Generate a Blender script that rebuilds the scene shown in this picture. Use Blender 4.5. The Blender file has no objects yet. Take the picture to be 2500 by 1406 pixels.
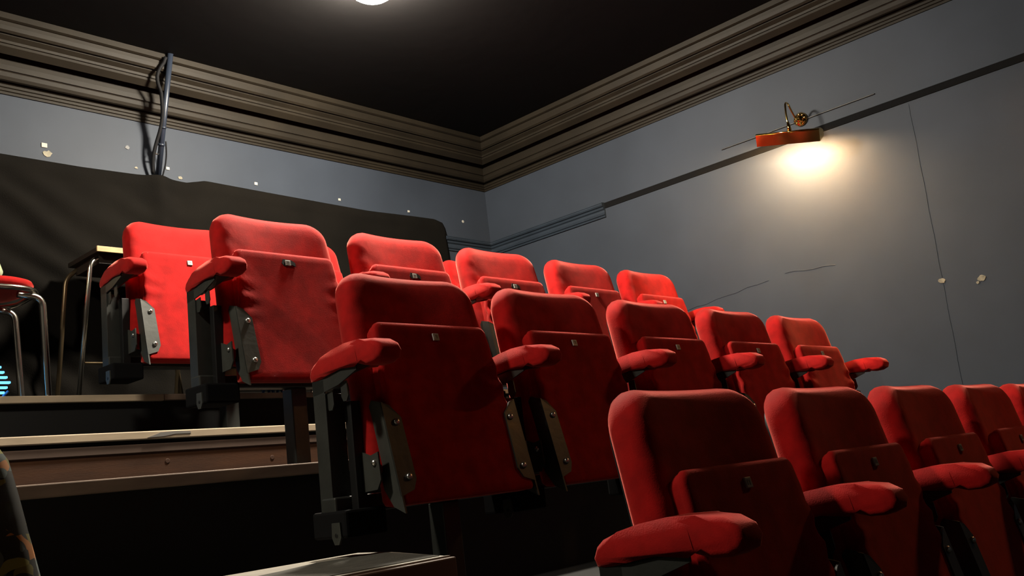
import bpy, bmesh, math, random
from mathutils import Vector, Matrix, noise
random.seed(7)
PI = math.pi
scene = bpy.context.scene
COL = scene.collection

# ------------------------------------------------------------------ camera, world, exposure
CAM = Vector((-0.9112, -0.9597, -0.1194))
R_ = Vector((0.68316365, -0.72106486, -0.11555474))
U_ = Vector((-0.06893140, -0.22120307, 0.97278860))
F_ = Vector((0.72700474, 0.65660846, 0.20082191))
cam_data = bpy.data.cameras.new('camera')
cam = bpy.data.objects.new('camera', cam_data)
COL.objects.link(cam)
m = Matrix((R_, U_, -F_)).transposed().to_4x4()
m.translation = CAM
cam.matrix_world = m
cam_data.sensor_width = 36.0
cam_data.lens = 36.0 * 2287.7 / 2500.0
cam_data.clip_start = 0.02
scene.camera = cam
world = bpy.data.worlds.new('world')
scene.world = world
world.use_nodes = True
world.node_tree.nodes['Background'].inputs[0].default_value = (0.004, 0.004, 0.005, 1)
world.node_tree.nodes['Background'].inputs[1].default_value = 0.25
vs = scene.view_settings
vs.view_transform = 'Standard'
vs.look = 'None'
vs.exposure = 0.0
vs.gamma = 1.0
vs.use_curve_mapping = False
CEIL_LAMP = 930.0       # radiance of the ceiling dome
PICTURE_LAMP = 1750.0    # radiance of each picture lamp tube
BLUE_LAMP = 2.4
TURNED_LAMP = 430.0     # the lamp turned to the seats

# ------------------------------------------------------------------ dimensions
P = 0.52
XW, YW, XL, YF = 3.243, 2.927, -1.9, -3.2
ZC, ZCEIL = 1.682, 1.940
ROWS = [  # name, x of first seat centre, y of backrest top, platform z, count
    ('nearest row', 0.4936, 0.0, -0.81, 5),
    ('second row', 0.5916, 0.8177, -0.4093, 5),
    ('third row', 0.7272, 1.5998, -0.022, 5),
    ('back row', 0.7834, 2.305, 0.157, 4),
]
ZA, ZB, ZCP, ZD, ZE = -0.81, -0.4093, -0.014, 0.172, 0.350
YA, YB, YCP, YD, YE = -0.62, 0.33, 1.10, 1.98, 2.40

# ------------------------------------------------------------------ materials
def nodes(name):
    mt = bpy.data.materials.new(name)
    mt.use_nodes = True
    nt = mt.node_tree
    return mt, nt, nt.nodes['Principled BSDF']

DIM = 0.72     # scales base colours down so less light bounces into the shade
def mat(name, col, rough=0.6, metal=0.0, var=0.0, vscale=6.0, bump=0.0, bscale=60.0, sheen=0.0, stretch=None, col2=None, spec=0.5, sheen_tint=None):
    mt, nt, b = nodes(name)
    if metal < 0.9:
        col = tuple(c * DIM for c in col)
        col2 = tuple(c * DIM for c in col2) if col2 else None
    b.inputs['Roughness'].default_value = rough
    b.inputs['Metallic'].default_value = metal
    b.inputs['Specular IOR Level'].default_value = spec
    b.inputs['Base Color'].default_value = (*col, 1)
    tc = nt.nodes.new('ShaderNodeTexCoord')
    src = tc.outputs['Object']
    if stretch:
        mp = nt.nodes.new('ShaderNodeMapping')
        mp.inputs['Scale'].default_value = stretch
        nt.links.new(src, mp.inputs['Vector'])
        src = mp.outputs['Vector']
    if var > 0 or col2:
        n = nt.nodes.new('ShaderNodeTexNoise')
        n.inputs['Scale'].default_value = vscale
        n.inputs['Detail'].default_value = 6
        nt.links.new(src, n.inputs['Vector'])
        r = nt.nodes.new('ShaderNodeValToRGB')
        c2 = col2 or tuple(c * (1 - var) for c in col)
        r.color_ramp.elements[0].color = (*c2, 1)
        r.color_ramp.elements[0].position = 0.35
        r.color_ramp.elements[1].color = (*col, 1)
        r.color_ramp.elements[1].position = 0.65
        nt.links.new(n.outputs['Fac'], r.inputs['Fac'])
        nt.links.new(r.outputs['Color'], b.inputs['Base Color'])
    if bump > 0:
        n2 = nt.nodes.new('ShaderNodeTexNoise')
        n2.inputs['Scale'].default_value = bscale
        n2.inputs['Detail'].default_value = 4
        nt.links.new(src, n2.inputs['Vector'])
        bp = nt.nodes.new('ShaderNodeBump')
        bp.inputs['Strength'].default_value = bump
        bp.inputs['Distance'].default_value = 0.01
        nt.links.new(n2.outputs['Fac'], bp.inputs['Height'])
        nt.links.new(bp.outputs['Normal'], b.inputs['Normal'])
    if sheen > 0:
        b.inputs['Sheen Weight'].default_value = sheen
        b.inputs['Sheen Roughness'].default_value = 0.38
        b.inputs['Sheen Tint'].default_value = (*(sheen_tint or (1, 0.25, 0.2)), 1)
    return mt

def emit(name, col, strength):
    mt = bpy.data.materials.new(name)
    mt.use_nodes = True
    nt = mt.node_tree
    nt.nodes.remove(nt.nodes['Principled BSDF'])
    e = nt.nodes.new('ShaderNodeEmission')
    e.inputs[0].default_value = (*col, 1)
    e.inputs[1].default_value = strength
    nt.links.new(e.outputs[0], nt.nodes['Material Output'].inputs[0])
    return mt

M = {}
M['velvet'] = mat('red_velvet', (0.50, 0.009, 0.008), 0.85, var=0.30, vscale=26, bump=0.10, bscale=420, sheen=0.62, spec=0.1)
M['worn'] = mat('worn_velvet_seam', (0.55, 0.28, 0.2), 0.9, var=0.3, vscale=60)
M['steel'] = mat('dark_painted_steel', (0.045, 0.048, 0.043), 0.42, metal=0.1, var=0.3, vscale=14, bump=0.05, bscale=90)
M['plate'] = mat('grey_painted_steel', (0.062, 0.065, 0.056), 0.45, metal=0.1, var=0.25, vscale=20, bump=0.05)
M['black'] = mat('black_paint', (0.004, 0.004, 0.004), 0.5, var=0.3, vscale=10)
M['matte'] = mat('matte_black_paint', (0.006, 0.006, 0.0065), 0.9, spec=0.1)
M['bolt'] = mat('zinc_bolt', (0.6, 0.6, 0.56), 0.3, metal=1.0)
M['badge'] = mat('white_badge', (0.5, 0.47, 0.42), 0.5)
M['ink'] = mat('badge_ink', (0.3, 0.28, 0.26), 0.6)
M['wall'] = mat('slate_blue_wall_paint', (0.047, 0.058, 0.079), 0.6, var=0.22, vscale=1.7, bump=0.12, bscale=7, spec=0.2)
M['rail'] = mat('slate_blue_moulding_paint', (0.030, 0.042, 0.060), 0.4, var=0.2, vscale=8, bump=0.05)
M['ceiling'] = mat('black_ceiling_paint', (0.0028, 0.0022, 0.0024), 0.7, var=0.3, vscale=3, bump=0.1, bscale=12, spec=0.2)
M['cornice'] = mat('black_cornice_paint', (0.021, 0.016, 0.0098), 0.6, var=0.3, vscale=5, bump=0.06, bscale=30, spec=0.2)
M['tread'] = mat('black_tread_paint', (0.004, 0.004, 0.004), 0.75, var=0.4, vscale=8)
M['nosing'] = mat('worn_white_nosing_paint', (0.80, 0.63, 0.44), 0.6, var=0.25, vscale=5, stretch=(1, 6, 6))
M['nosing_dull'] = mat('dull_pale_nosing_paint', (0.46, 0.33, 0.25), 0.65, var=0.35, vscale=7, stretch=(1, 4, 4))  # darker tone of the nosing paint
M['wood'] = mat('bare_pine_riser', (0.105, 0.035, 0.008), 0.65, var=0.35, vscale=5, stretch=(1, 8, 8), bump=0.05)
M['woodgrey'] = mat('primed_board_edge', (0.18, 0.115, 0.085), 0.65, var=0.2, vscale=6)
M['knot'] = mat('pine_knot', (0.08, 0.03, 0.012), 0.7)
M['stepwhite'] = mat('scuffed_white_tread', (0.40, 0.36, 0.29), 0.6, var=0.25, vscale=14)
M['stepgrey'] = mat('grey_anti_slip', (0.09, 0.085, 0.068), 0.9, var=0.35, vscale=30, bump=0.4, bscale=200)
M['drape'] = mat('black_drape_cloth', (0.0062, 0.0050, 0.0036), 0.95, var=0.35, vscale=5, bump=0.2, bscale=200, spec=0.1)
M['brass'] = mat('polished_brass', (0.9, 0.58, 0.18), 0.10, metal=1.0)
M['chrome'] = mat('chromed_tube', (0.62, 0.58, 0.50), 0.2, metal=1.0)
M['darktube'] = mat('dark_enamel_tube', (0.22, 0.16, 0.09), 0.35, metal=0.8)
M['tabletop'] = mat('dark_table_laminate', (0.03, 0.022, 0.016), 0.5, var=0.3)
M['tableedge'] = mat('light_wood_lipping', (0.62, 0.40, 0.17), 0.5, var=0.3, vscale=20, stretch=(1, 10, 10))
M['pole'] = mat('painted_pole', (0.022, 0.03, 0.048), 0.35)
M['cable'] = mat('black_cable', (0.004, 0.004, 0.005), 0.7, spec=0.2)
M['sticker'] = mat('white_sticky_pad', (0.5, 0.48, 0.42), 0.7)
M['plaster'] = mat('bare_plaster', (0.34, 0.31, 0.23), 0.9, var=0.3, vscale=60, bump=0.3)
M['blue'] = mat('blue_lit_paint', (0.08, 0.30, 0.75), 0.4)  # blue lamp light put into the colour of the stand parts
M['green'] = mat('pale_green_cloth', (0.45, 0.55, 0.33), 0.8, var=0.2, vscale=20)
M['bluelight'] = emit('blue_led_glow', (0.12, 0.50, 1.0), BLUE_LAMP)
M['dome'] = emit('lamp_dome_glow', (1.0, 0.90, 0.74), CEIL_LAMP)
M['dome_dim'] = emit('dim_dome_glow', (1.0, 0.90, 0.74), CEIL_LAMP * 0.38)
M['tube_warm'] = emit('warm_tube_glow', (1.0, 0.50, 0.18), TURNED_LAMP)
M['tube'] = emit('lamp_tube_glow', (1.0, 0.68, 0.36), PICTURE_LAMP)

def coat_mat():
    mt, nt, b = nodes('patterned_cloth')
    b.inputs['Roughness'].default_value = 0.9
    tc = nt.nodes.new('ShaderNodeTexCoord')
    v = nt.nodes.new('ShaderNodeTexVoronoi'); v.inputs['Scale'].default_value = 16
    n = nt.nodes.new('ShaderNodeTexNoise'); n.inputs['Scale'].default_value = 9
    nt.links.new(tc.outputs['Object'], n.inputs['Vector'])
    mx = nt.nodes.new('ShaderNodeVectorMath'); mx.operation = 'ADD'
    nt.links.new(tc.outputs['Object'], mx.inputs[0]); nt.links.new(n.outputs['Color'], mx.inputs[1])
    nt.links.new(mx.outputs[0], v.inputs['Vector'])
    sp = nt.nodes.new('ShaderNodeSeparateColor'); nt.links.new(v.outputs['Color'], sp.inputs[0])
    r = nt.nodes.new('ShaderNodeValToRGB'); r.color_ramp.interpolation = 'CONSTANT'
    el = r.color_ramp.elements
    el[0].color = (0.02, 0.018, 0.012, 1); el[1].position = 0.4; el[1].color = (0.20, 0.17, 0.03, 1)
    for p_, c_ in ((0.62, (0.5, 0.18, 0.03, 1)), (0.74, (0.10, 0.13, 0.12, 1)), (0.88, (0.3, 0.28, 0.06, 1))):
        e = el.new(p_); e.color = c_
    nt.links.new(sp.outputs[0], r.inputs['Fac'])
    nt.links.new(r.outputs['Color'], b.inputs['Base Color'])
    return mt
M['coat'] = coat_mat()

# ------------------------------------------------------------------ helpers
def obj(name, bm, m_, parent=None, smooth=False, auto=None):
    me = bpy.data.meshes.new(name)
    bmesh.ops.recalc_face_normals(bm, faces=bm.faces)
    bm.to_mesh(me); bm.free()
    me.materials.append(m_)
    if smooth:
        for p_ in me.polygons: p_.use_smooth = True
        if auto is not None:
            me.set_sharp_from_angle(angle=math.radians(auto))
    o = bpy.data.objects.new(name, me)
    COL.objects.link(o)
    if parent: o.parent = parent
    return o

def empty(name, loc=(0, 0, 0), rz=0):
    o = bpy.data.objects.new(name, None)
    o.empty_display_size = 0.1
    o.location = loc; o.rotation_euler = (0, 0, rz)
    COL.objects.link(o)
    return o

def tag(o, label=None, cat=None, group=None, kind=None):
    if label: o['label'] = label
    if cat: o['category'] = cat
    if group: o['group'] = group
    if kind: o['kind'] = kind
    return o

def box(bm, x0, x1, y0, y1, z0, z1, bev=0.0, mtx=None, seg=2):
    t = bmesh.new()
    vsn = [t.verts.new((x, y, z)) for x in (x0, x1) for y in (y0, y1) for z in (z0, z1)]
    for f in ((0, 1, 3, 2), (4, 6, 7, 5), (0, 4, 5, 1), (2, 3, 7, 6), (0, 2, 6, 4), (1, 5, 7, 3)):
        t.faces.new([vsn[i] for i in f])
    if bev: bmesh.ops.bevel(t, geom=t.edges[:], offset=bev, segments=seg, profile=0.5, affect='EDGES')
    if mtx: bmesh.ops.transform(t, matrix=mtx, verts=t.verts)
    merge(bm, t)
    return bm

def merge(bm, t):
    mp = {}
    for v in t.verts: mp[v] = bm.verts.new(v.co)
    for f in t.faces:
        try: bm.faces.new([mp[v] for v in f.verts])
        except ValueError: pass
    t.free()

def prism(bm, pts, axis, a0, a1, bev=0.0, mtx=None):
    """extrude the polygon pts (2D) along axis between a0 and a1"""
    t = bmesh.new()
    def mk(p_, a):
        if axis == 'x': return (a, p_[0], p_[1])
        if axis == 'y': return (p_[0], a, p_[1])
        return (p_[0], p_[1], a)
    A = [t.verts.new(mk(p_, a0)) for p_ in pts]; B = [t.verts.new(mk(p_, a1)) for p_ in pts]
    n = len(pts)
    t.faces.new(A); t.faces.new(B[::-1])
    for i in range(n): t.faces.new((A[i], B[i], B[(i + 1) % n], A[(i + 1) % n]))
    if bev:
        es = [e for e in t.edges if (e.verts[0] in A and e.verts[1] in A) or (e.verts[0] in B and e.verts[1] in B)]
        bmesh.ops.bevel(t, geom=es, offset=bev, segments=4, profile=0.5, affect='EDGES')
    if mtx: bmesh.ops.transform(t, matrix=mtx, verts=t.verts)
    merge(bm, t)
    return bm

def tube(bm, pts, r, n=12, closed=False, caps=True):
    pts = [Vector(p_) for p_ in pts]
    k = len(pts); rings = []
    prev = None
    for i, p_ in enumerate(pts):
        if closed: d = pts[(i + 1) % k] - pts[(i - 1) % k]
        else: d = pts[min(i + 1, k - 1)] - pts[max(i - 1, 0)]
        d.normalize()
        if prev is None:
            a = d.orthogonal().normalized()
        else:
            a = (prev - d * prev.dot(d)).normalized()
        prev = a
        b = d.cross(a)
        rr = r[i] if isinstance(r, (list, tuple)) else r
        rings.append([bm.verts.new(p_ + (a * math.cos(2 * PI * j / n) + b * math.sin(2 * PI * j / n)) * rr) for j in range(n)])
    for i in range(k if closed else k - 1):
        A, B = rings[i], rings[(i + 1) % k]
        for j in range(n): bm.faces.new((A[j], A[(j + 1) % n], B[(j + 1) % n], B[j]))
    if caps and not closed:
        bm.faces.new(rings[0][::-1]); bm.faces.new(rings[-1])
    return bm

def disc(bm, c, nrm, r, h, n=16, dome=0.0):
    nrm = Vector(nrm).normalized(); a = nrm.orthogonal().normalized(); b = nrm.cross(a); c = Vector(c)
    rings = []
    for (rr, hh) in ((r, 0), (r, h * 0.6), (r * 0.8, h), (r * 0.4, h + dome)):
        rings.append([bm.verts.new(c + nrm * hh + (a * math.cos(2 * PI * j / n) + b * math.sin(2 * PI * j / n)) * rr) for j in range(n)])
    for A, B in zip(rings, rings[1:]):
        for j in range(n): bm.faces.new((A[j], A[(j + 1) % n], B[(j + 1) % n], B[j]))
    bm.faces.new(rings[0][::-1]); bm.faces.new(rings[-1])
    return bm

def arc(pts_in, r, seg=6):
    """round the inner corners of a polyline"""
    pts = [Vector(p_) for p_ in pts_in]; out = [pts[0]]
    for i in range(1, len(pts) - 1):
        a, b, c = pts[i - 1], pts[i], pts[i + 1]
        u = (a - b).normalized(); v = (c - b).normalized()
        rr = min(r, (a - b).length * 0.45, (c - b).length * 0.45)
        p0, p1 = b + u * rr, b + v * rr
        for k in range(seg + 1):
            t = k / seg
            out.append(p0 * (1 - t) ** 2 + b * 2 * t * (1 - t) + p1 * t ** 2)
    out.append(pts[-1])
    return out

def rr_outline(hb, ht, h, rb, rt, ins, top_extra=0.0, nc=8, ne=8):
    """rounded trapezoid outline (x, z): half-width hb at z=0, ht at z=h"""
    hb, ht = hb - ins, ht - ins
    z0, z1 = ins, h - ins - top_extra
    rb, rt = max(rb - ins, 0.004), max(rt - ins, 0.004)
    pts = []
    def corner(cx, cz, r, a0):
        for k in range(nc + 1):
            a = a0 + (PI / 2) * k / nc
            pts.append((cx + r * math.cos(a), cz + r * math.sin(a)))
    def edge(p1):
        p0 = pts[-1]
        for k in range(1, ne):
            t = k / ne
            pts.append((p0[0] + (p1[0] - p0[0]) * t, p0[1] + (p1[1] - p0[1]) * t))
    corner(hb - rb, z0 + rb, rb, -PI / 2)
    edge((ht, z1 - rt)); corner(ht - rt, z1 - rt, rt, 0)
    edge((-ht + rt, z1)); corner(-ht + rt, z1 - rt, rt, PI / 2)
    edge((-hb, z0 + rb)); corner(-hb + rb, z0 + rb, rb, PI)
    edge((hb - rb, z0))
    return pts

def cushion(bm, rings, outline, place, dome0=0.0, dome1=0.0, steps=6):
    """rings: (inset, t, top_extra); outline(ins, te)->pts; place(x, t, z)->3D"""
    prev = None; first = None
    for ins, t, te in rings:
        ring = [bm.verts.new(place(x, t, z)) for x, z in outline(ins, te)]
        if prev:
            n = len(ring)
            for j in range(n): bm.faces.new((prev[j], prev[(j + 1) % n], ring[(j + 1) % n], ring[j]))
        else: first = ring
        prev = ring
    for ring, (ins, t, te), dm in ((first, rings[0], dome0), (prev, rings[-1], dome1)):
        pts = outline(ins, te)
        cx = sum(p_[0] for p_ in pts) / len(pts); cz = (min(p_[1] for p_ in pts) + max(p_[1] for p_ in pts)) / 2
        last = ring; n = len(ring)
        for s in range(1, steps):
            k = 1 - s / steps
            rg = [bm.verts.new(place(cx + (x - cx) * k, t + dm * (1 - k * k), cz + (z - cz) * k)) for x, z in pts]
            for j in range(n): bm.faces.new((last[j], last[(j + 1) % n], rg[(j + 1) % n], rg[j]))
            last = rg
        c = bm.verts.new(place(cx, t + dm, cz))
        for j in range(n): bm.faces.new((last[j], last[(j + 1) % n], c))
    return bm

# ------------------------------------------------------------------ room shell
def struct(name, bm, m_, parent=None, smooth=False, label=None):
    o = obj(name, bm, m_, parent, smooth, 40 if smooth else None)
    if parent is None: o['kind'] = 'structure'
    if label: o['label'] = label
    return o

struct('wall_back', box(bmesh.new(), XL, XW, YW, YW + 0.12, -1.3, ZCEIL), M['wall'])
struct('wall_right', box(bmesh.new(), XW, XW + 0.12, YF, YW + 0.12, -1.3, ZCEIL), M['wall'])
struct('wall_left', box(bmesh.new(), XL - 0.12, XL, YF, YW + 0.12, -1.3, ZCEIL), M['black'])
struct('wall_front', box(bmesh.new(), XL - 0.12, XW + 0.12, YF - 0.12, YF, -1.3, ZCEIL), M['black'])
struct('ceiling', box(bmesh.new(), XL - 0.12, XW + 0.12, YF - 0.12, YW + 0.12, ZCEIL, ZCEIL + 0.1), M['ceiling'])
struct('floor', box(bmesh.new(), XL - 0.12, XW + 0.12, YF - 0.12, YW + 0.12, -1.3, -1.18), M['tread'])

CORN = [(0, 0), (.010, 0), (.010, .008), (.019, .010), (.019, .018), (.028, .020), (.028, .028), (.037, .030), (.037, .038), (.046, .040),
        (.050, .036), (.062, .031), (.076, .033), (.088, .042), (.094, .055), (.100, .058), (.108, .058), (.112, .074),
        (.112, .165), (.182, .165), (.182, .092), (.222, .108), (.222, .116), (.232, .117), (.234, .125), (.262, .135), (.262, .142),
        (.268, .139), (.282, .138), (.296, .144), (.304, .156), (.306, .168), (.316, .169), (.330, .172), (.330, .191)]
CORN = [(o_ * .636, u * 1.351) for o_, u in CORN]
def sweep_corner(profile, z0, y_end, x_end, name, m_):
    """moulding along the back wall (to x_end) and the right wall (to y_end), mitred in the corner"""
    out = []
    for which in (0, 1):
        bm = bmesh.new()
        A, B = [], []
        for o_, u in profile:
            corner = (XW - o_, YW - o_, z0 + u)
            A.append(bm.verts.new(corner))
            B.append(bm.verts.new((x_end, YW - o_, z0 + u) if which == 0 else (XW - o_, y_end, z0 + u)))
        for i in range(len(A) - 1): bm.faces.new((A[i], A[i + 1], B[i + 1], B[i]))
        a, b = bm.verts.new((XW, YW, z0 + profile[-1][1])), bm.verts.new((x_end, YW, z0 + profile[-1][1]) if which == 0 else (XW, y_end, z0 + profile[-1][1]))
        bm.faces.new((A[-1], a, b, B[-1]))
        bm.faces.new(B + [b])
        out.append(struct(name[which], bm, m_))
    return out
sweep_corner(CORN, ZC, YF, XL, ('trim_1', 'trim_2'), M['cornice'])
RAIL = [(0, 0), (.008, 0), (.010, .008), (.006, .011), (.012, .014), (.014, .022), (.009, .026), (.010, .040), (.018, .046), (.020, .054), (.015, .058),
        (.024, .062), (.028, .070), (.028, .076), (.030, .078), (.030, .082), (0, .084)]
sweep_corner(RAIL, 1.262, 2.02, 2.846, ('trim_3', 'trim_4'), M['rail'])
# the black painted band left where the rail has been taken off the right wall, and the thin paint ridge above it
struct('trim_5', box(bmesh.new(), XW - 0.004, XW, YF, 2.02, 1.312, 1.344, 0.001), M['matte'])
struct('trim_6', box(bmesh.new(), XW - 0.006, XW, 0.45, 1.25, 1.398, 1.404, 0.002), M['black'])
# hairline seam and crack in the right wall
def wall_line(name, pts, w, m_):
    bm = bmesh.new()
    tube(bm, [(XW - 0.0005, y, z) for y, z in pts], w, 6)
    return struct(name, bm, m_)
sm = M['rail']
wall_line('trim_7', [(0.316 + 0.0012 * math.sin(i * 1.7) + .0012 * i, 1.30 - i * 0.06) for i in range(26)], 0.0010, sm)
ck = [(1.663, .805 - .16 + .0), ]
wall_line('trim_8', [(1.60 - i * 0.06, 0.635 + 0.0065 * i + 0.004 * math.sin(i * 2.3)) for i in range(9)], 0.0010, sm)
wall_line('trim_9', [(1.03 - i * 0.05, 0.70 - 0.004 * i + 0.004 * math.sin(i * 1.9)) for i in range(6)], 0.0012, sm)

# stepped seating platforms
def platform(name, y0, y1, z, zlow, x0=XL, label=None):
    return struct(name, box(bmesh.new(), x0, XW, y0, y1, zlow, z), M['tread'], label=label)
platform('seating_platform', YA, YB, ZA, -1.18, label='lowest black seating tier under the nearest row')
platform('seating_platform', YB, YCP, ZB, -1.18, label='black seating tier under the second row')
platform('seating_platform', YCP, YD, ZCP, -1.18, label='black seating tier under the third row')
platform('seating_platform', YD, YE, ZD, -1.18, label='black seating tier under the back row')
platform('seating_platform', YE, YW, ZE, -1.18, label='topmost narrow black tier along the back wall')
def nosing(y, z, x0, x1, m_, th=0.025, over=0.022):
    o = struct('stair_nosing', box(bmesh.new(), x0, x1, y - over, y, z - th, z + 0.001, 0.003), m_)
    return o
nosing(YCP, ZCP, XL, XW, M['nosing_dull'], 0.028)['label'] = 'dull pale nosing strip on the edge of the third tier'
n2 = nosing(YD, ZD, XL, XW, M['nosing'], 0.025)
n2['label'] = 'bright white nosing strip with a dark scuff above the pine riser'
bm = bmesh.new()
prism(bm, [(.505, .004), (.56, .006), (.60, .012), (.655, .012), (.653, .019), (.60, .021), (.55, .019), (.53, .012)], 'y', YD - .0235, YD - .0215,
      mtx=Matrix.Translation((0.0, 0, ZD - .024)))
obj('scuff_mark', bm, M['ink'], n2)['label'] = 'dark scuff mark'
nosing(YE, ZE, XL, 0.78, M['nosing'], 0.024)['label'] = 'pale nosing strip on the edge of the topmost tier, left length'
nosing(YE, ZE, 0.782, XW, M['nosing_dull'], 0.022)['label'] = 'duller nosing strip on the edge of the topmost tier, right length'
rs = struct('stair_riser', box(bmesh.new(), 0.09, XW, YD - 0.012, YD, ZCP, 0.132, 0.002), M['wood'], label='bare pine riser board below the white nosing')
obj('painted_edge', box(bmesh.new(), XL, XW, YD - 0.016, YD - 0.0005, 0.106, 0.133, 0.002), M['woodgrey'], rs)['label'] = 'greyish painted upper edge of the riser'
for kx, kz in ((0.575, 0.075), (0.965, 0.062)):
    bm = bmesh.new(); disc(bm, (kx, YD - 0.012, kz), (0, -1, 0), 0.008, 0.0015); obj('knot', bm, M['knot'], rs)
# half step in the aisle
st = empty('aisle_step', (-0.5, 0.55, -0.4093))
tag(st, 'low wooden half step in the aisle with scuffed white and grey top', 'step')
def at_step(o): o.location = (0.5, -0.55, 0.4093); return o
bm = bmesh.new()
prism(bm, [(-1.0, .33), (.268, .33), (.262, .34), (.40, .66), (.42, .80), (.10, .79), (-1.0, .72)], 'z', -.268, -.235)
at_step(obj('tread', bm, M['stepwhite'], st))
bm = bmesh.new()
prism(bm, [(-.9, .352), (.262, .352), (.385, .66), (.24, .70), (.12, .64), (-.05, .585), (-.9, .53)], 'z', -.236, -.2338)
at_step(obj('anti_slip_strip', bm, M['stepgrey'], st))
at_step(obj('front_board', box(bmesh.new(), -1.0, .272, .318, .331, -.30, -.238, .003), M['woodgrey'], st))
for x in (-.95, .18):
    at_step(obj('leg', box(bmesh.new(), x, x + .05, .42, .62, -.4093, -.268), M['black'], st))

# ------------------------------------------------------------------ theatre seat
H = 0.81
LB, TB = 0.50, 0.082
LEAN = math.radians(10.0)
def place_back(x, t, z):
    t2 = t + 0.030 * (x / 0.21) ** 2 - 0.006
    if x < 0 and t > .04:
        t2 += .0016 * math.sin(z * 520) * math.exp(-((x + .185) / .018) ** 2) * min(1, z * 4)
    y = -(LB - z) * math.sin(LEAN) - t2 * math.cos(LEAN)
    zz = H - (LB - z) * math.cos(LEAN) + t2 * math.sin(LEAN) * 0.5
    return (x, y, zz)
def backrest(parent):
    bm = bmesh.new()
    rings = [(.030, .0, 0), (.016, .004, 0), (.006, .013, 0), (0, .028, 0), (0, .046, 0), (.004, .060, 0), (.012, .071, 0), (.024, .078, 0), (.040, .082, 0)]
    cushion(bm, rings, lambda i, te: rr_outline(.228, .205, LB, .03, .075, i, te, ne=26), place_back, 0, .008, 10)
    b = obj('backrest', bm, M['velvet'], parent, True)
    bm = bmesh.new()  # unseen black panel added to cut red bounce onto the row behind
    def place_bounce_stop(x, t, z): return place_back(x, -t, z)
    cushion(bm, [(.0, -.004, 0), (.0, .003, 0), (.004, .006, 0)], lambda i, te: [(x, z + .004) for x, z in rr_outline(.200, .180, LB - .035, .03, .06, i, te, ne=12)], place_bounce_stop, 0, .002, 6)
    obj('back_bounce_stop', bm, M['black'], parent, True)['label'] = 'added black rear panel against bounced light'
    return b

LP, TP = 0.418, 0.10
PT = math.atan2(0.082, 0.40)
def place_pan(x, t, z):      # t grows backwards from the underside board
    if t < .03:
        t = t + .0045 * math.sin(z * 115) * math.exp(-((z - .27) / .07) ** 2) * math.exp(-((abs(x) - .18) / .035) ** 2)
    y = -0.235 + z * math.sin(PT) + t * math.cos(PT)
    zz = 0.268 + z * math.cos(PT) - t * math.sin(PT) * 0.3
    return (x, y, zz)
def seat_pan(parent, badge=True, hole=False):
    bm = bmesh.new()
    rings = [(.010, .0, 0), (.003, .002, 0), (0, .006, 0), (0, .014, 0), (.003, .018, 0), (0, .026, .006), (0, .050, .024), (.004, .072, .052), (.014, .088, .082), (.03, .098, .115)]
    cushion(bm, rings, lambda i, te: rr_outline(.205, .178, LP, .012, .022, i, te, ne=26), place_pan, 0.004, .004, 12)
    pn = obj('seat_pan', bm, M['velvet'], parent, True)
    # worn front corner
    bm = bmesh.new()
    tube(bm, [place_pan(-.168 + .003 * k, .004, LP - .022 + .0035 * k) for k in range(5)], .0035, 8)
    obj('worn_corner', bm, M['worn'], pn, True)['label'] = 'threadbare pale corner'
    for s in (-1, 1):
        bm = bmesh.new()
        # side plate (normal x) and front flange
        def pl(x, t, z): return Vector(place_pan(x, t, z))
        side = [(-.003, -.018), (-.003, .225), (.030, .236), (.050, .215), (.050, .04), (.030, .0)]
        A = [bm.verts.new(pl(s * (.2055 - .066 * 0 * z), t, z)) for t, z in side]
        B = [bm.verts.new(pl(s * .2100, t, z)) for t, z in side]
        bm.faces.new(A); bm.faces.new(B[::-1])
        for i in range(len(A)): bm.faces.new((A[i], B[i], B[(i + 1) % len(A)], A[(i + 1) % len(A)]))
        fl = [(.2100, .018), (.2100, .225), (.190, .218), (.164, .190), (.160, .053), (.172, .030)]
        A = [bm.verts.new(pl(s * x, -.0035, z)) for x, z in fl]
        B = [bm.verts.new(pl(s * x, .001, z)) for x, z in fl]
        bm.faces.new(A); bm.faces.new(B[::-1])
        for i in range(len(A)): bm.faces.new((A[i], B[i], B[(i + 1) % len(A)], A[(i + 1) % len(A)]))
        br = obj('seat_bracket', bm, M['plate'], parent)
        for z in (.058, .180):
            bm = bmesh.new(); disc(bm, pl(s * .180, -.0035, z), (0, -1, .0), .008, .005, 10, .002)
            obj('bolt', bm, M['bolt'], br, True)
    if badge:
        bm = bmesh.new()
        c = Vector(place_pan(.0, 0, LP - .034))
        mt = Matrix.Translation(c) @ Matrix.Rotation(-PT, 4, 'X')
        box(bm, -.0095, .0095, -.003, .001, -.009, .009, .0012, mt)
        bd = obj('number_badge', bm, M['badge'], pn)
        bd['label'] = 'small white number badge'
        bm = bmesh.new()
        for x in (-.004, .003): box(bm, x - .001, x + .001, -.0036, -.0028, -.004, .005, 0, mt)
        box(bm, -.004, .003, -.0036, -.0028, .003, .005, 0, mt)
        obj('badge_number', bm, M['ink'], bd)
    return pn

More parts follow.
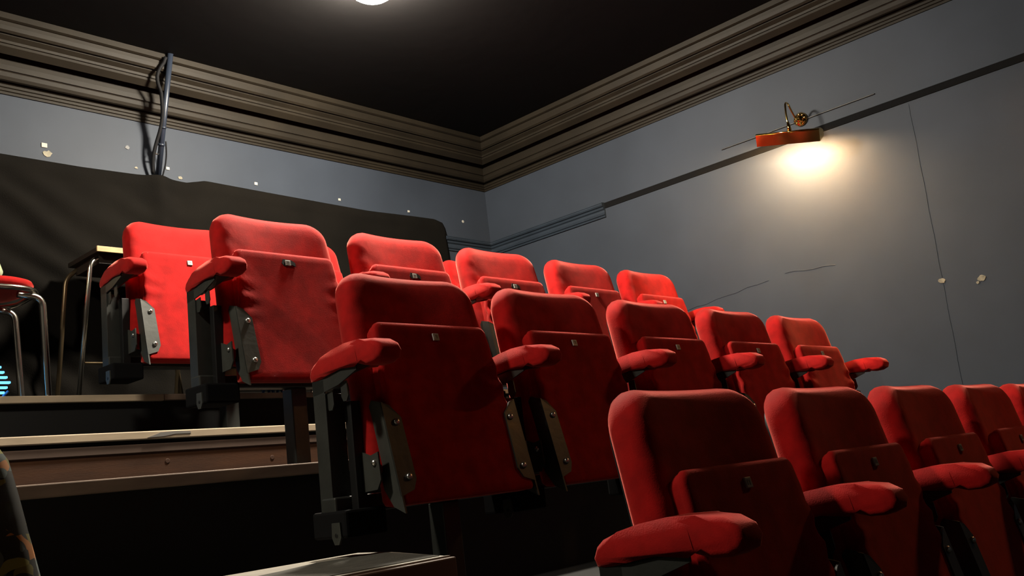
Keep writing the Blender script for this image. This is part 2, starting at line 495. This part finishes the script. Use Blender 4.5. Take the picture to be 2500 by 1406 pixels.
def armrest(parent, x0):
    """upholstered pad on a steel bracket, centred on x0"""
    prof = [(-.055, -.008), (-.068, .002), (-.100, .012), (-.140, .021), (-.185, .027), (-.235, .027), (-.275, .022), (-.296, .010), (-.304, -.006), (-.298, -.022),
            (-.278, -.030), (-.250, -.031), (-.234, -.027), (-.218, -.017), (-.16, -.024), (-.11, -.032), (-.066, -.040), (-.052, -.038), (-.047, -.024)]
    bm = bmesh.new()
    prism(bm, prof, 'x', x0 - .031, x0 + .031, .011, Matrix.Translation((0, 0, .590)))
    pad = obj('armrest', bm, M['velvet'], parent, True)
    bm = bmesh.new()
    tube(bm, [(x0 - .010, -.205, .6168), (x0 - .020, -.212, .6163), (x0 - .0296, -.219, .606), (x0 - .0308, -.222, .590), (x0 - .0300, -.226, .572)], .0012, 6)
    obj('seam', bm, M['velvet'], pad, True)
    bm = bmesh.new()
    # angle iron: horizontal leg under the pad, vertical leg at the rear
    prism(bm, [(-.056, .553), (-.056, .521), (-.08, .523), (-.150, .534), (-.215, .556), (-.215, .571), (-.16, .565)], 'x', x0 - .027, x0 - .023)
    prism(bm, [(-.056, .553), (-.16, .566), (-.215, .572), (-.215, .568), (-.16, .562), (-.056, .549)], 'x', x0 - .027, x0 + .022)
    box(bm, x0 - .027, x0 - .023, -.098, -.056, .265, .553, .001)
    box(bm, x0 - .027, x0 + .022, -.100, -.096, .265, .522, .001)
    # lugs
    prism(bm, [(-.096, .522), (-.120, .526), (-.122, .496), (-.115, .484), (-.103, .484), (-.096, .497)], 'x', x0 - .0215, x0 - .0185)
    prism(bm, [(-.150, .536), (-.170, .540), (-.174, .508), (-.167, .497), (-.156, .497), (-.150, .508)], 'x', x0 - .0215, x0 - .0185)
    fr = obj('arm_frame', bm, M['steel'], parent)
    fr['label'] = 'dark steel bracket under the armrest'
    return pad

def standard(parent, x0):
    """upright plate and foot block that carry the seat between two arms"""
    bm = bmesh.new()
    box(bm, x0 + .008, x0 + .012, -.138, -.118, .27, .50, .001)
    box(bm, x0 + .008, x0 + .034, -.141, -.137, .27, .50, .001)
    up = obj('upright', bm, M['black'], parent)
    bm = bmesh.new()
    box(bm, x0 - .034, x0 + .075, -.150, -.03, .215, .272, .006)
    obj('foot_block', bm, M['matte'], parent)
    bm = bmesh.new()
    prism(bm, [(-.132, .248), (-.104, .248), (-.102, .218), (-.110, .203), (-.125, .203), (-.134, .218)], 'x', x0 - .038, x0 - .034)
    lg = obj('mounting_lug', bm, M['plate'], parent)
    bm = bmesh.new(); disc(bm, (x0 - .038, -.118, .222), (-1, 0, 0), .005, .001, 10); obj('bolt', bm, M['black'], lg)

def back_plate(parent, s):
    bm = bmesh.new()
    x = s * .232
    prism(bm, [(-.110, .400), (-.170, .378), (-.196, .384), (-.200, .326), (-.186, .306), (-.115, .302)], 'x', x - .002, x + .002)
    b = obj('back_plate', bm, M['plate'], parent)
    b['label'] = 'grey steel plate'
    for y, z in ((-.125, .318), (-.182, .362)):
        bm = bmesh.new(); disc(bm, (x + s * .002, y, z), (s, 0, 0), .007, .004, 10, .002); obj('bolt', bm, M['bolt'], b, True)

def make_seat():
    r = empty('theatre_seat')
    backrest(r); seat_pan(r); armrest(r, -P / 2); standard(r, -P / 2)
    back_plate(r, -1); back_plate(r, 1)
    return r

def copy_tree(o, parent=None):
    c = o.copy(); COL.objects.link(c)
    if parent: c.parent = parent
    for ch in list(o.children): copy_tree(ch, c)
    return c

proto = make_seat()
ORD = ['first', 'second', 'third', 'fourth', 'fifth', 'sixth']
used = False
jit = random.Random(3)
for rname, rx, ry, rz, n in ROWS:
    for i in range(n):
        if not used: o = proto; used = True
        else: o = copy_tree(proto)
        o.location = (rx + i * P, ry, rz)
        w = '%s seat from the aisle in the %s' % (ORD[i], rname)
        tag(o, ('folded red velvet theatre seat, %s' % w), 'theatre seat', 'folded red seats in the %s' % rname)
        if rname == 'third row' and i < 3:
            bm = bmesh.new()
            c = Vector(place_pan(.0, 0, LP - .034))
            mt = Matrix.Translation(c) @ Matrix.Rotation(-PT, 4, 'X')
            prism(bm, [(-.022, -.002), (-.016, .012), (.014, .011), (.027, .002), (.026, -.011), (.016, -.006), (-.014, -.012)], 'y', -.0012, .001, 0, mt)
            obj('torn_patch', bm, M['black'], o)['label'] = 'dark tear in the cloth around the badge'
    if i == n - 1:   # the row ends with a second armrest
            armrest(o, P / 2)
            standard(o, P / 2 - .02)
    # beam and pedestals of the row
    fr = empty('seat_beam', (rx, ry, rz))
    tag(fr, 'dark steel beam on square legs carrying the %s' % rname, 'seat beam', 'steel beams under the seat rows')
    bm = bmesh.new(); box(bm, -P / 2 - .03, (n - .5) * P + .03, -.112, -.062, .262, .300, .004)
    obj('beam', bm, M['steel'], fr)
    off = .17 if rname == 'back row' else .04
    pz = {'nearest row': ZA, 'second row': ZB, 'third row': ZCP, 'back row': ZD}[rname] - rz
    for k in range(0, n, 2):
        bm = bmesh.new(); box(bm, off + k * P - .024, off + k * P + .030, -.108, -.056, pz, .262, .003)
        box(bm, off + k * P - .05, off + k * P + .055, -.13, -.035, pz, pz + .006)
        obj('leg', bm, M['steel'], fr)

# ------------------------------------------------------------------ black drape on the back wall
top = [(-1.85, 1.42), (.0, 1.418), (.397, 1.416), (.724, 1.414), (1.056, 1.423), (1.206, 1.419), (1.301, 1.443), (1.635, 1.436), (2.0, 1.430), (2.282, 1.426), (2.60, 1.437), (2.771, 1.441), (2.835, 1.425), (2.852, 1.395)]
def top_z(x):
    for (a, za), (b, zb) in zip(top, top[1:]):
        if a <= x <= b: return za + (zb - za) * (x - a) / (b - a)
    return top[-1][1]
bm = bmesh.new()
NX, NZ = 260, 70
grid = []
for i in range(NX + 1):
    x = -1.85 + (2.852 + 1.85) * i / NX
    colv = []
    tz = top_z(x)
    for j in range(NZ + 1):
        v = j / NZ
        z = tz - (tz - ZE - .004) * v
        d = noise.noise(Vector((x * 2.2 + z * 1.6, z * 2.8 - x * .8, 0)))
        d2 = noise.noise(Vector((x * 9 + z * 3.5, z * 1.5, 5)))
        ramp = min(1, v * 6)
        left = max(0, min(1, (1.3 - x) / .8))
        fold = (.5 + .5 * math.sin((x * .9 + z * 1.5) * 26 + 3 * d)) * left * .020
        y = YW - .012 - .034 * math.exp(-((x - 1.065) / .05) ** 2) - .006 * (1 - abs(2 * min(v * 14, 1) - 1)) - ramp * (.016 + .014 * d + .006 * d2 + fold)
        xx = x + .006 * d * v
        if i >= NX - 8: xx -= .02 * v * (i - NX + 8) / 8
        colv.append(bm.verts.new((xx, min(y, YW - .004), z)))
    grid.append(colv)
for i in range(NX):
    for j in range(NZ):
        bm.faces.new((grid[i][j], grid[i + 1][j], grid[i + 1][j + 1], grid[i][j + 1]))
dr = obj('black_drape', bm, M['drape'], None, True)
md = dr.modifiers.new('thick', 'SOLIDIFY'); md.thickness = 0.002; md.offset = 1
tag(dr, 'black cloth drape hung across the blue back wall behind the seats', 'curtain')

# adhesive pads and chips on the back wall
pads = [(.573, 1.488, .012, 'white square pad above a plaster patch at the far left of the back wall'),
        (1.121, 1.478, .0085, 'white square pad just right of the pole on the back wall'),
        (1.585, 1.477, .009, 'white square pad above the drape, first one well right of the pole'),
        (2.095, 1.467, .008, 'white square pad above the drape middle, between two others'),
        (2.584, 1.466, .008, 'white square pad above the right part of the drape'),
        (3.019, 1.460, .009, 'round white pad on the back wall right of the drape')]
for i, (x, z, s, lb) in enumerate(pads):
    bm = bmesh.new()
    if i == 5: disc(bm, (x, YW, z), (0, -1, 0), s, .003, 14)
    else: box(bm, x - s, x + s, YW - .004, YW, z - s * .85, z + s * .85, .002)
    tag(obj('adhesive_pad', bm, M['sticker']), lb, 'adhesive pad', 'white pads along the back wall')
def chip(wall, a, z, r, sd, lb, m_=None, name='plaster_chip'):
    rnd = random.Random(sd); n = 14; bm = bmesh.new()
    pts = [(a + r * (.65 + .5 * rnd.random()) * math.cos(2 * PI * k / n) * 1.25, z + r * (.6 + .5 * rnd.random()) * math.sin(2 * PI * k / n)) for k in range(n)]
    if wall == 'b': prism(bm, pts, 'y', YW - .0025, YW)
    else: prism(bm, pts, 'x', XW - .0025, XW)
    tag(obj(name, bm, m_ or M['plaster']), lb, 'plaster chip')
chip('b', .586, 1.452, .017, 1, 'pale bare plaster patch under a white pad on the back wall')
chip('b', .97, 1.456, .006, 2, 'tiny plaster chip left of the pole above the drape')
chip('b', 1.182, 1.442, .009, 3, 'small plaster chip right of the pole at the drape edge')
chip('b', .932, 1.547, .010, 4, 'small dark hole in the back wall left of the pole', M['black'], 'wall_hole')
chip('r', .334, .500, .013, 5, 'plaster chip on the seam of the right wall')
chip('r', .178, .476, .014, 6, 'plaster chip on the right wall nearest the right edge of view')
chip('r', .196, .462, .007, 8, 'tiny plaster chip just below the rightmost wall chip')
chip('r', 2.20, .80, .005, 7, 'tiny pale chip low on the right wall near the third row')

# ------------------------------------------------------------------ leaning pole with cables
pl = empty('lighting_pole', (.98, 2.60, ZE))
tag(pl, 'dark blue pole rising behind the drape to the cornice at left', 'pole')
p0, p1 = Vector((1.040, 2.700, ZCEIL)), Vector((1.062, 2.902, 1.43))
d_ = (p1 - p0)
foot = p0 + d_ * 1.08
bm = bmesh.new(); tube(bm, [p0, foot], .0125, 16)
o = obj('upper_tube', bm, M['pole'], pl, True); o.location = (-.98, -2.60, -ZE)
bm = bmesh.new(); tube(bm, [p0 + d_ * .74, p0 + d_ * .76], .0150, 16)
tube(bm, [p0 + d_ * .60, p0 + d_ * .615], .0150, 16)
o = obj('collar', bm, M['pole'], pl, True); o.location = (-.98, -2.60, -ZE)
bm = bmesh.new(); q = p0 + d_ * .84
tube(bm, arc([q, q + Vector((-.03, -.008, .004)), q + Vector((-.036, -.008, .02)), q + Vector((-.022, -.008, .026))], .008), .0035, 8)
o = obj('hook', bm, M['bolt'], pl, True); o.location = (-.98, -2.60, -ZE)
bm = bmesh.new()
pts = []
for k in range(40):
    t = k / 39
    c = p0 + d_ * (0.04 + .96 * t)
    side = -.022 - .012 * math.sin(t * 9) - (.018 if .05 < t < .3 else 0) * math.sin((t - .05) / .25 * PI)
    pts.append(c + Vector((side, -.004, 0)))
tube(bm, pts, .0085, 8)
o = obj('power_cable', bm, M['cable'], pl, True); o.location = (-.98, -2.60, -ZE); o['label'] = 'thick black cable along the pole'
bm = bmesh.new()
pts = [p0 + d_ * (.72 + .30 * k / 14) + Vector((.016 + .010 * math.sin(k / 14 * PI), -.006, 0)) for k in range(15)]
tube(bm, pts, .0035, 8)
o = obj('thin_cable', bm, M['cable'], pl, True); o.location = (-.98, -2.60, -ZE); o['label'] = 'thin black cable bowing off the pole'

# ------------------------------------------------------------------ ceiling light
cl = empty('ceiling_light', (1.364, 1.655, ZCEIL))
tag(cl, 'glowing white dome light on the black ceiling, cut by the top edge', 'ceiling light')
bm = bmesh.new()
n, rings, RL = 40, [], .118
for k in range(13):
    a = (PI / 2) * k / 12
    if k == 12:
        c = bm.verts.new((0, 0, -RL)); last = rings[-1]
        for j in range(n): bm.faces.new((last[j], last[(j + 1) % n], c))
    else:
        rings.append([bm.verts.new((RL * math.cos(a) * math.cos(2 * PI * j / n), RL * math.cos(a) * math.sin(2 * PI * j / n), -.004 - RL * math.sin(a) * .97)) for j in range(n)])
        if k:
            A, B = rings[-2], rings[-1]
            for j in range(n): bm.faces.new((A[j], A[(j + 1) % n], B[(j + 1) % n], B[j]))
obj('glass_dome', bm, M['dome'], cl, True)
bm = bmesh.new(); disc(bm, (0, 0, 0), (0, 0, -1), .128, .012, 40); obj('base_ring', bm, M['black'], cl, True)

cl2 = copy_tree(cl)
cl2.location = (-1.25, 1.05, ZCEIL)
for c_ in cl2.children:
    if c_.name.startswith('glass'):
        c_.data = c_.data.copy(); c_.data.materials[0] = M['dome_dim']
cl2['label'] = 'second dome light on the ceiling above the aisle, outside the view'
cl['group'] = cl2['group'] = 'dome lights on the ceiling'

# ------------------------------------------------------------------ brass picture lamps on the right wall
def picture_lamp(y0, label, turn=8, tm='tube'):
    r = empty('picture_light', (XW, y0, 1.407))
    tag(r, label, 'wall lamp', 'brass picture lamps on the right wall')
    bm = bmesh.new(); disc(bm, (0, 0, 0), (-1, 0, 0), .034, .012, 24, .006); disc(bm, (-.010, 0, 0), (-1, 0, 0), .020, .012, 20, .006)
    for k in range(8):
        a = 2 * PI * k / 8; disc(bm, (-.009, .024 * math.cos(a), .024 * math.sin(a)), (-1, 0, 0), .007, .006, 8, .002)
    obj('wall_rose', bm, M['brass'], r, True)
    bm = bmesh.new()
    tube(bm, arc([(-.015, 0, 0), (-.05, 0, -.012), (-.085, 0, .02), (-.125, -.005, .055), (-.165, -.01, .045), (-.178, -.010, -.02), (-.176, -.012, -.095)], .03, 8), .0045, 10)
    obj('curved_arm', bm, M['brass'], r, True)
    bm = bmesh.new(); tube(bm, [(-.177, -.012, -.055), (-.176, -.012, -.078), (-.176, -.012, -.098)], [.006, .009, .010], 12)
    obj('swivel_joint', bm, M['brass'], r, True)
    # shade: trough open towards the wall and the floor, turned slightly
    sh = empty('lamp_shade', (-.172, -.008, -.104)); sh.parent = r
    sh.rotation_euler = (math.radians(12), 0, math.radians(turn))
    prof = [(-.014, -.057), (-.036, -.010), (-.033, -.002), (-.014, .006), (.020, .006), (.036, -.008), (.036, -.022)]   # x (towards wall +), z
    bm = bmesh.new(); Lh = .148
    A = [bm.verts.new((x, -Lh, z)) for x, z in prof]; B = [bm.verts.new((x, Lh, z)) for x, z in prof]
    for i in range(len(A) - 1): bm.faces.new((A[i], A[i + 1], B[i + 1], B[i]))
    bm.faces.new(A); bm.faces.new(B[::-1])
    s_ = obj('shade_body', bm, M['brass'], sh)
    md = s_.modifiers.new('thick', 'SOLIDIFY'); md.thickness = .0015; md.offset = -1
    bm = bmesh.new(); tube(bm, [(-.0345, -Lh, -.005), (-.0345, Lh, -.005)], .0035, 10)  # thin bead added along the top edge to catch a highlight
    obj('highlight_bead', bm, M['brass'], sh, True)
    bm = bmesh.new(); tube(bm, [(.004, -.085, -.020), (.004, .085, -.020)], .011, 14)
    obj('tubular_bulb', bm, M[tm], sh, True)
    return r
picture_lamp(.812, 'polished brass picture lamp glowing on the right wall')
picture_lamp(-0.6, 'second brass picture lamp on the right wall, nearer the stage and turned to the seats', 120, 'tube_warm')

# ------------------------------------------------------------------ things on the topmost tier at left
# stacking chair
ch = empty('stacking_chair', (.205, 2.66, ZE))
tag(ch, 'chrome framed chair with a round red seat pad at the left edge', 'chair')
bm = bmesh.new()
cushion(bm, [(.02, 0, 0), (.004, .006, 0), (0, .016, 0), (.006, .028, 0), (.03, .036, 0)],
        lambda i, te: rr_outline(.195, .195, .36, .12, .12, i, te), lambda x, t, z: (x, z - .17, .415 + t), 0, .008)
obj('seat', bm, M['velvet'], ch, True)
bm = bmesh.new()
tube(bm, [(x, z - .17, .405) for x, z in rr_outline(.200, .200, .365, .12, .12, 0.0)], .010, 10, closed=True)
obj('seat_ring', bm, M['chrome'], ch, True)
for sx, sy in ((1, -1), (-1, -1), (1, 1), (-1, 1)):
    bm = bmesh.new()
    yy = -.12 if sy < 0 else .15
    tube(bm, arc([(sx * .12, yy, .392), (sx * .205, yy, .385), (sx * .225, yy - .01 * sy, .02), (sx * .226, yy, 0)], .045, 8), .013, 12)
    obj('leg', bm, M['chrome'], ch, True)
bm = bmesh.new()
tube(bm, arc([(-.17, .16, .39), (-.18, .20, .74), (.10, .20, .76)], .05), .010, 10)
box(bm, -.17, .05, .185, .20, .62, .76, .006)
obj('backrest', bm, M['velvet'], ch, True)
# pale green bag on the chair
bm = bmesh.new()
cushion(bm, [(.02, 0, 0), (.004, .015, 0), (0, .05, 0), (.006, .085, 0), (.03, .10, 0)],
        lambda i, te: rr_outline(.13, .07, .26, .03, .03, i, te), lambda x, t, z: (x + .178, z * .1 + 2.60 + t, ZE + .462 + z), .006, .006)
tag(obj('cloth_bag', bm, M['green'], None, True), 'pale green cloth bag standing on the red chair at the left edge', 'bag')
# blue stage lamp on the floor
lp = empty('stage_light', (.192, 2.62, ZE))
tag(lp, 'small stage lamp glowing blue through its slats under the red chair', 'stage light')
bm = bmesh.new(); box(bm, -.10, .085, -.045, .09, .03, .158, .01); obj('housing', bm, M['black'], lp)
bm = bmesh.new()
for k in range(7):
    z = .035 + k * .018
    box(bm, -.09, .115 - abs(k - 2) * .010, -.062, -.046, z, z + .008, .002)
obj('glowing_slats', bm, M['bluelight'], lp)
bm = bmesh.new()
tube(bm, [(-.10, -.05, .0), (-.09, -.03, .06)], .006); tube(bm, [(.07, -.05, .0), (.11, -.05, .045)], .005); tube(bm, [(.07, .08, .0), (.08, .05, .06)], .006)
obj('stand', bm, M['blue'], lp, True)
# folding table
tb = empty('folding_table', (.95, 2.72, ZE))
tag(tb, 'low dark table with a light wood edge behind the first back row seat', 'table')
TX = lambda *a: [(p_[0] - .95, p_[1] - 2.72, p_[2] - ZE) for p_ in a]
bm = bmesh.new(); box(bm, .622 - .95, .35, -.17, .11, .585, .603); obj('tabletop', bm, M['tabletop'], tb)
bm = bmesh.new(); box(bm, .617 - .95, .355, -.176, -.168, .583, .605, .001); obj('edge_strip', bm, M['tableedge'], tb)
bm = bmesh.new(); box(bm, .64 - .95, .33, -.14, .08, .545, .585); obj('apron', bm, M['tabletop'], tb)
leg_m = [('chrome', TX((.665, 2.60, .93), (.605, 2.575, .90), (.545, 2.575, ZE))), ('darktube', TX((.655, 2.80, .93), (.60, 2.80, .88), (.555, 2.80, ZE))),
         ('darktube', TX((.985, 2.575, .90), (.93, 2.575, ZE))), ('darktube', TX((.90, 2.60, .90), (.97, 2.60, ZE)))]
for mm, pts in leg_m:
    bm = bmesh.new(); tube(bm, arc(pts, .03), .009, 12); obj('leg', bm, M[mm], tb, True)
bm = bmesh.new(); tube(bm, TX((.572, 2.575, .50), (.95, 2.575, .50)), .005, 8); obj('stretcher', bm, M['darktube'], tb, True)
# low white shelf, and a stand with blue light put into its colour
sf = empty('low_shelf', (1.6, 2.64, ZE))
tag(sf, 'low pale plank raised on short posts behind the topmost nosing', 'shelf')
bm = bmesh.new(); box(bm, -.50, .9, -.03, .08, .052, .067, .002); obj('plank', bm, M['nosing'], sf)
for x in (-.455, -.415, .02, .45, .85):
    bm = bmesh.new(); box(bm, x - .006, x + .006, -.02, -.008, 0, .052); obj('post', bm, M['nosing_dull'], sf)
bs = empty('blue_lit_stand', (1.385, 2.60, ZE))
tag(bs, 'small stand with splayed legs under the low plank, its blue light painted on', 'stand')
for x0, x1 in ((-.035, -.055), (-.01, -.018), (.005, .02), (.035, .02), (.05, .075)):
    bm = bmesh.new(); tube(bm, [(x0, -.0, .046), (x1, -.012, 0)], .006, 8); obj('leg', bm, M['blue'], bs, True)
bm = bmesh.new(); box(bm, -.045, .06, -.012, .012, .042, .050, .002); obj('stand_top', bm, M['blue'], bs)

# ------------------------------------------------------------------ patterned cloth in the near left corner
bm = bmesh.new()
N1, N2 = 40, 44
prev = None
for j in range(N2 + 1):
    t = j / N2
    z = -.81 + .82 * t
    ring = []
    for i in range(N1):
        a = 2 * PI * i / N1
        rad = .23 - .13 * t ** 1.6 + .014 * math.sin(5 * a + 3 * t) + .01 * noise.noise(Vector((math.cos(a) * 2, math.sin(a) * 2, z * 5)))
        if t > .93: rad *= math.sqrt(max(0, 1 - ((t - .93) / .07) ** 2)) * .9 + .1
        ring.append(bm.verts.new((-.705 + rad * math.cos(a), .02 + rad * .7 * math.sin(a), z)))
    if prev:
        for i in range(N1): bm.faces.new((prev[i], prev[(i + 1) % N1], ring[(i + 1) % N1], ring[i]))
    prev = ring
bm.faces.new(prev)
tag(obj('hanging_coat', bm, M['coat'], None, True), 'olive and orange patterned cloth hanging at the lower left corner', 'coat')
